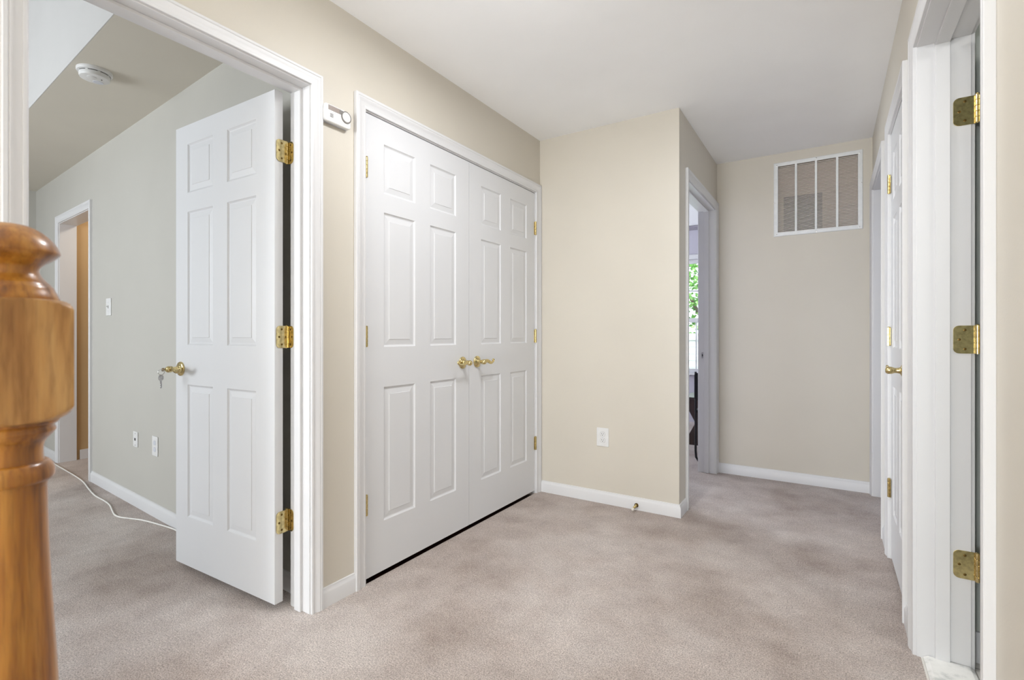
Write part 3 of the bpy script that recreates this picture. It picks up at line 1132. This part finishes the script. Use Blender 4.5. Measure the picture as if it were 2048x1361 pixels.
# door stop on the baseboard
dp = Vector((-1.0190, YB - 0.0125, 0.030))
ds = thing('door_stop', 'small brass door stop with a white rubber tip on the baseboard', 'door stop', dp)
mb = MB().lathe([(0.0135, 0), (0.0135, 0.003), (0.011, 0.009), (0.0075, 0.014)], dp, -YP, 24)
mb.build('base', BRASSDK, ds, smooth=True)
mb = MB()
pts = []
for i in range(121):
    a = i / 120 * 2 * PI * 9
    t = i / 120
    pts.append(dp - YP * (0.012 + 0.052 * t) + Vector((math.cos(a), 0, math.sin(a))) * 0.0058 - ZUP * 0.004 * t)
mb.tube(pts, 0.0022, 6)
mb.lathe([(0.0042, 0.012), (0.0042, 0.064)], dp, -YP, 12)
mb.build('spring', BRASS2, ds, smooth=True)
mb = MB().lathe([(0.006, 0.060), (0.0085, 0.063), (0.0085, 0.072), (0.007, 0.0755), (0.002, 0.076)], dp - ZUP * 0.004, -YP, 20)
mb.build('rubber_tip', RUBBER, ds, smooth=True)

# return air grille
vg = thing('air_return_grille', 'large square white return air grille high on the end wall', 'air vent', (-0.081, YV, 1.84))
gx0, gx1, gz0, gz1 = -0.3555, 0.1967, 1.839, 2.394
mb = MB()
fw = [(0.0, 0.0), (0.0, 0.003), (0.004, 0.007), (0.026, 0.0085), (0.0285, 0.0075), (0.0285, 0.0)]
rings = []
for sx, sz in ((0, 0), (1, 0), (1, 1), (0, 1)):
    ring = []
    for u, t in fw:
        x = gx0 + u if sx == 0 else gx1 - u
        z = gz0 + u if sz == 0 else gz1 - u
        ring.append((x, YV - t, z))
    rings.append(ring)
mb.loft(rings + [rings[0]], caps=False)
mb.build('grille_frame', GRILLE, vg, smooth=True, angle=25)
mull = (-0.2094, -0.0829, 0.0462)
edges = [gx0 + 0.0285] + list(mull) + [gx1 - 0.0285]
for x in mull:
    mb = MB().box((x - 0.0073, YV - 0.0070, gz0 + 0.028), (x + 0.0073, YV + 0.010, gz1 - 0.028))
    mb.build('mullion', GRILLE, vg, bevel=0.001)
NL = 48
for k in range(4):
    xa, xb = edges[k] + (0.0 if k == 0 else 0.0072), edges[k + 1] - (0.0 if k == 3 else 0.0072)
    mb = MB()
    zz0, zz1 = gz0 + 0.030, gz1 - 0.030
    for i in range(NL):
        z = zz0 + (zz1 - zz0) * (i + 0.5) / NL
        mb.prism([(-0.004, -0.0012), (-0.0038, 0.0004), (0.010, 0.0084), (0.010, 0.0068)], (xa, YV, z - 0.0045), YP, ZUP, XP, xb - xa)
    o = mb.build('louver_panel', LOUVER, vg)
for x, z in ((-0.335, 2.372), (-0.081, 2.384), (0.176, 2.372), (-0.335, 1.852), (-0.081, 1.850), (0.176, 1.852), (-0.349, 2.09), (0.189, 2.16)):
    mb = MB().lathe([(0.0040, 0.006), (0.0036, 0.0088), (0.001, 0.0094)], (x, YV, z), -YP, 14)
    mb.build('screw', STEEL, vg, smooth=True)
mb = MB()
dk = (-0.2967, -0.0444, 1.87, 2.150)
yb = YV + 0.075
mb.box((GX0 - 0.004, yb, GZ0 - 0.004), (dk[0], yb + 0.02, GZ1 + 0.004)).box((dk[1], yb, GZ0 - 0.004), (GX1 + 0.004, yb + 0.02, GZ1 + 0.004)).box((dk[0], yb, dk[3]), (dk[1], yb + 0.02, GZ1 + 0.004))
mb.build('air_filter', DUCT, vg)
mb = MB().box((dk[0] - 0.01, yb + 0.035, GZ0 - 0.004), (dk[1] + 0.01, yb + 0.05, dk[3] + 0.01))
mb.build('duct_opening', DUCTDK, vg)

# white cable on the bedroom carpet
mb = MB()
path = [(-5.677, 1.437), (-5.641, 1.455), (-5.560, 1.461), (-5.40, 1.452), (-5.20, 1.440), (-4.95, 1.424), (-4.76, 1.408), (-4.698, 1.400), (-4.600, 1.385), (-4.439, 1.356), (-4.209, 1.321), (-4.032, 1.313), (-3.896, 1.298), (-3.772, 1.269), (-3.665, 1.2455), (-3.587, 1.246), (-3.502, 1.271), (-3.404, 1.2985), (-3.260, 1.318), (-3.116, 1.331), (-2.95, 1.325), (-2.7, 1.308)]
sm = smooth_prof([(x, y) for x, y in path], 5)
pp = []
for i in range(len(path) - 1):
    P0, P1, P2, P3 = path[max(i - 1, 0)], path[i], path[i + 1], path[min(i + 2, len(path) - 1)]
    for k in range(5):
        t = k / 5
        q = [0.5 * (2 * P1[j] + (P2[j] - P0[j]) * t + (2 * P0[j] - 5 * P1[j] + 4 * P2[j] - P3[j]) * t * t + (3 * P1[j] - P0[j] - 3 * P2[j] + P3[j]) * t ** 3) for j in range(2)]
        pp.append((q[0], q[1], 0.0044))
pp.append((path[-1][0], path[-1][1], 0.0044))
mb.tube(pp, 0.0042, 8)
tag(mb.build('cable', CABLE, smooth=True), 'thin white cable winding over the bedroom carpet by the baseboard', 'cable')

# key hanging in the bedroom lever
kp = rose_p - nin * 0.067
ky = thing('key_ring', 'silver keys, one in the bedroom lever lock and one hanging from a ring', 'keys', kp)
u = -nin
mb = MB()
mb.box((-0.0045, -0.001, -0.0012), (0.0045, 0.001, 0.0012))
mb = MB()
mb.prism([(0, -0.0035), (0.003, -0.0035), (0.004, -0.008), (0.013, -0.008), (0.016, -0.003), (0.016, 0.003), (0.013, 0.008), (0.004, 0.008), (0.003, 0.0035), (0, 0.0035)], kp - dirv * 0.001, u, ZUP, dirv, 0.002)
mb.build('inserted_key', STEEL, ky, bevel=0.0004)
rc_ = kp + u * 0.016 - ZUP * 0.011
ring_pts = [rc_ + (u * math.cos(2 * PI * i / 28) + ZUP * math.sin(2 * PI * i / 28)) * 0.0125 for i in range(29)]
mb = MB()
mb.tube(ring_pts, 0.0012, 8)
mb.build('ring', STEEL, ky, smooth=True)
kc = rc_ - ZUP * 0.0125
mb = MB()
bow = [(0.0125 * math.sin(2 * PI * i / 18), -0.013 + 0.0145 * math.cos(2 * PI * i / 18)) for i in range(18)]
mb.prism(bow, kc + dirv * 0.001, (u * 0.98 + dirv * -0.2), ZUP, (dirv * 0.98 + u * 0.2), 0.002)
mb.prism([(-0.004, -0.026), (-0.004, -0.058), (0.0, -0.062), (0.004, -0.058), (0.003, -0.050), (0.0045, -0.046), (0.003, -0.040), (0.0045, -0.034), (0.0045, -0.026)], kc + dirv * 0.001, (u * 0.98 + dirv * -0.2), ZUP, (dirv * 0.98 + u * 0.2), 0.002)
mb.build('hanging_key', STEEL, ky, bevel=0.0004)

# marble threshold of the bathroom
mb = MB()
mb.prism([(0.0, 0.0), (0.0, 0.006), (0.012, 0.013), (0.118, 0.013), (0.130, 0.006), (0.130, 0.0)], (0.268, O_BATH[0] + 0.002, 0.0), XP, ZUP, YP, O_BATH[1] - O_BATH[0] - 0.004)
tag(mb.build('marble_threshold', MARBLE, bevel=0.001), 'white marble threshold at the foot of the nearest right-hand doorway', 'threshold')

# ------------------------------------------------------------------ side room: window, view, furniture
wn = thing('window_1', 'bright window of the side room glimpsed through the narrow doorway', 'window', ((WX0 + WX1) / 2, 6.5, WZ0), kind='structure')
mb = MB()
casing(mb, WX0, WX1, WZ1, (0, 6.5, 0), XP, -YP, z0=WZ0)
mb.build('window_casing', TRIM, wn, smooth=True, angle=35)
mb = MB().box((WX0 - 0.09, 6.44, WZ0 - 0.025), (WX1 + 0.09, 6.52, WZ0))
mb.build('window_sill', TRIM, wn, bevel=0.003)
mb = MB()
for (a, b, c, d) in ((WX0, WX0 + 0.045, WZ0, WZ1), (WX1 - 0.045, WX1, WZ0, WZ1), (WX0, WX1, WZ0, WZ0 + 0.05), (WX0, WX1, WZ1 - 0.05, WZ1), (WX0, WX1, 1.255, 1.31)):
    mb.box((a, 6.535, c), (b, 6.575, d))
sash = mb.build('sash', TRIM, wn, bevel=0.002)
mb = MB()
mb.box((WX0, 6.545, 1.64), (WX1, 6.565, 1.665))
mb.box((WX0 + 0.3, 6.545, WZ0), (WX0 + 0.318, 6.565, WZ1)).box((-1.428, 6.545, WZ0), (-1.412, 6.565, 1.26))
mb.build('muntins', TRIM, wn)
mb = MB().box((WX0 + 0.03, 6.553, WZ0 + 0.03), (WX1 - 0.03, 6.557, WZ1 - 0.03))
mb.build('pane', GLASS, wn)
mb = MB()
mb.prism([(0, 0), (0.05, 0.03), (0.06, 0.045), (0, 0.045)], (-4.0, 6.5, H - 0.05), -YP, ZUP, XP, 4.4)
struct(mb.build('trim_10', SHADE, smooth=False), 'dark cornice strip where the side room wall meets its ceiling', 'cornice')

mb = MB().box((-30, 6.65, -0.3), (30, 40, -0.25))
struct(mb.build('ground', GRASS), 'green lawn outside the side room window', 'lawn')
# white clapboard house wall outside
nb = thing('neighbour_wall', 'low white clapboard wall outside the side room window', 'wall outside', (-2.5, 9.6, -0.25))
mb = MB()
zz = -0.25
while zz < 1.06:
    mb.prism([(0, 0), (-0.016, 0.0), (-0.004, 0.125), (0, 0.125)], (-5.5, 9.6, zz), YP, ZUP, XP, 7.0)
    zz += 0.125
mb.box((-5.5, 9.6, -0.25), (1.5, 9.7, 1.0))
mb.build('clapboards', SIDING, nb)
mb = MB().box((-5.6, 9.56, 1.0), (1.6, 9.74, 1.05))
mb.build('cap_board', SIDING, nb)

# leafy tree
tr = thing('tree', 'sunlit green tree seen through the side room window', 'tree', (-2.2, 12.5, -0.25))
mb = MB().tube([(-2.2, 12.5, -0.25), (-2.18, 12.5, 0.8), (-2.25, 12.45, 1.8), (-2.2, 12.5, 3.2)], [0.14, 0.11, 0.09, 0.04], 10)
mb.tube([(-2.2, 12.5, 0.9), (-2.6, 12.3, 1.6), (-3.0, 12.2, 2.4)], [0.06, 0.045, 0.02], 8)
mb.tube([(-2.22, 12.5, 1.1), (-1.8, 12.3, 1.7), (-1.5, 12.2, 2.5)], [0.06, 0.045, 0.02], 8)
mb.build('trunk', BARK, tr, smooth=True)
mb = MB()
rnd = random.Random(3)
for i in range(2600):
    while True:
        p = Vector((rnd.uniform(-1, 1), rnd.uniform(-1, 1), rnd.uniform(-1, 1)))
        if 0.25 < p.length < 1:
            break
    c = Vector((-2.25 + p.x * 1.7, 12.4 + p.y * 1.2, 2.35 + p.z * 1.5))
    a = Vector((rnd.uniform(-1, 1), rnd.uniform(-1, 1), rnd.uniform(-1, 0.4))).normalized()
    b = a.orthogonal().normalized()
    b.rotate(Matrix.Rotation(rnd.uniform(0, 6.28), 3, a))
    L, W_ = rnd.uniform(0.09, 0.16), rnd.uniform(0.035, 0.06)
    nn = a.cross(b)
    mb.add([c, c + a * L * 0.45 + b * W_ + nn * 0.008, c + a * L, c + a * L * 0.45 - b * W_ + nn * 0.008], [(0, 1, 2), (0, 2, 3)])
mb.build('foliage', LEAF, tr)

# black cantilever chair
ch = thing('cantilever_chair', 'black chair with a tubular metal frame just inside the side room', 'chair', (-0.74, 4.70, 0))
cxl, cxr, cy = -0.972, -0.520, 4.46
for cx in (cxl, cxr):
    s = 1
    mb = MB()
    pts = [(cx, cy, 0.78), (cx, cy, 0.40), (cx, cy, 0.10), (cx + 0.004 * s, cy, 0.045), (cx + 0.02 * (1 if cx == cxl else -1), cy, 0.018), (cx + 0.075 * (1 if cx == cxl else -1), cy + 0.005, 0.0095), (cx + 0.15 * (1 if cx == cxl else -1), cy + 0.02, 0.0095)]
    mb.tube(pts, 0.0095, 10)
    mb.build('leg', BLACKMET, ch, smooth=True)
    mb = MB().tube([(cx, cy + 0.47, 0.43), (cx, cy + 0.47, 0.08), (cx, cy + 0.47, 0.0)], 0.0095, 10)
    mb.build('leg', BLACKMET, ch, smooth=True)
mb = MB().prism(rrect(cxr - cxl + 0.02, 0.235, 0.02), ((cxl + cxr) / 2, cy - 0.012, 0.652), XP, ZUP, YP, 0.024)
mb.build('backrest', BLACKFAB, ch, bevel=0.006)
mb = MB().box((cxl - 0.012, cy - 0.005, 0.428), (cxr + 0.012, cy + 0.49, 0.452))
mb.build('seat', BLACKFAB, ch, bevel=0.008)

# dark brown folding stool with slanted legs behind the chair
st = thing('folding_stool', 'dark brown wooden stool with a slanted leg behind the black chair', 'stool', (-1.05, 5.2, 0))
for sgn in (1, -1):
    for yy in ((5.12, 5.16) if sgn == 1 else (5.40, 5.44)):
        pass
for yy in (5.12, 5.50):
    mb = MB()
    mb.prism([(-1.24, 0.455), (-1.10, 0.455), (-0.86, 0.0), (-1.00, 0.0)], (0, yy, 0), XP, ZUP, YP, 0.022)
    mb.build('leg', DARKWOOD, st, bevel=0.002)
    mb = MB()
    mb.prism([(-1.00, 0.455), (-0.86, 0.455), (-1.10, 0.0), (-1.24, 0.0)], (0, yy + 0.024, 0), XP, ZUP, YP, 0.022)
    mb.build('leg', DARKWOOD, st, bevel=0.002)
mb = MB().box((-1.25, 5.11, 0.455), (-0.85, 5.55, 0.478))
mb.build('seat', DARKWOOD, st, bevel=0.003)
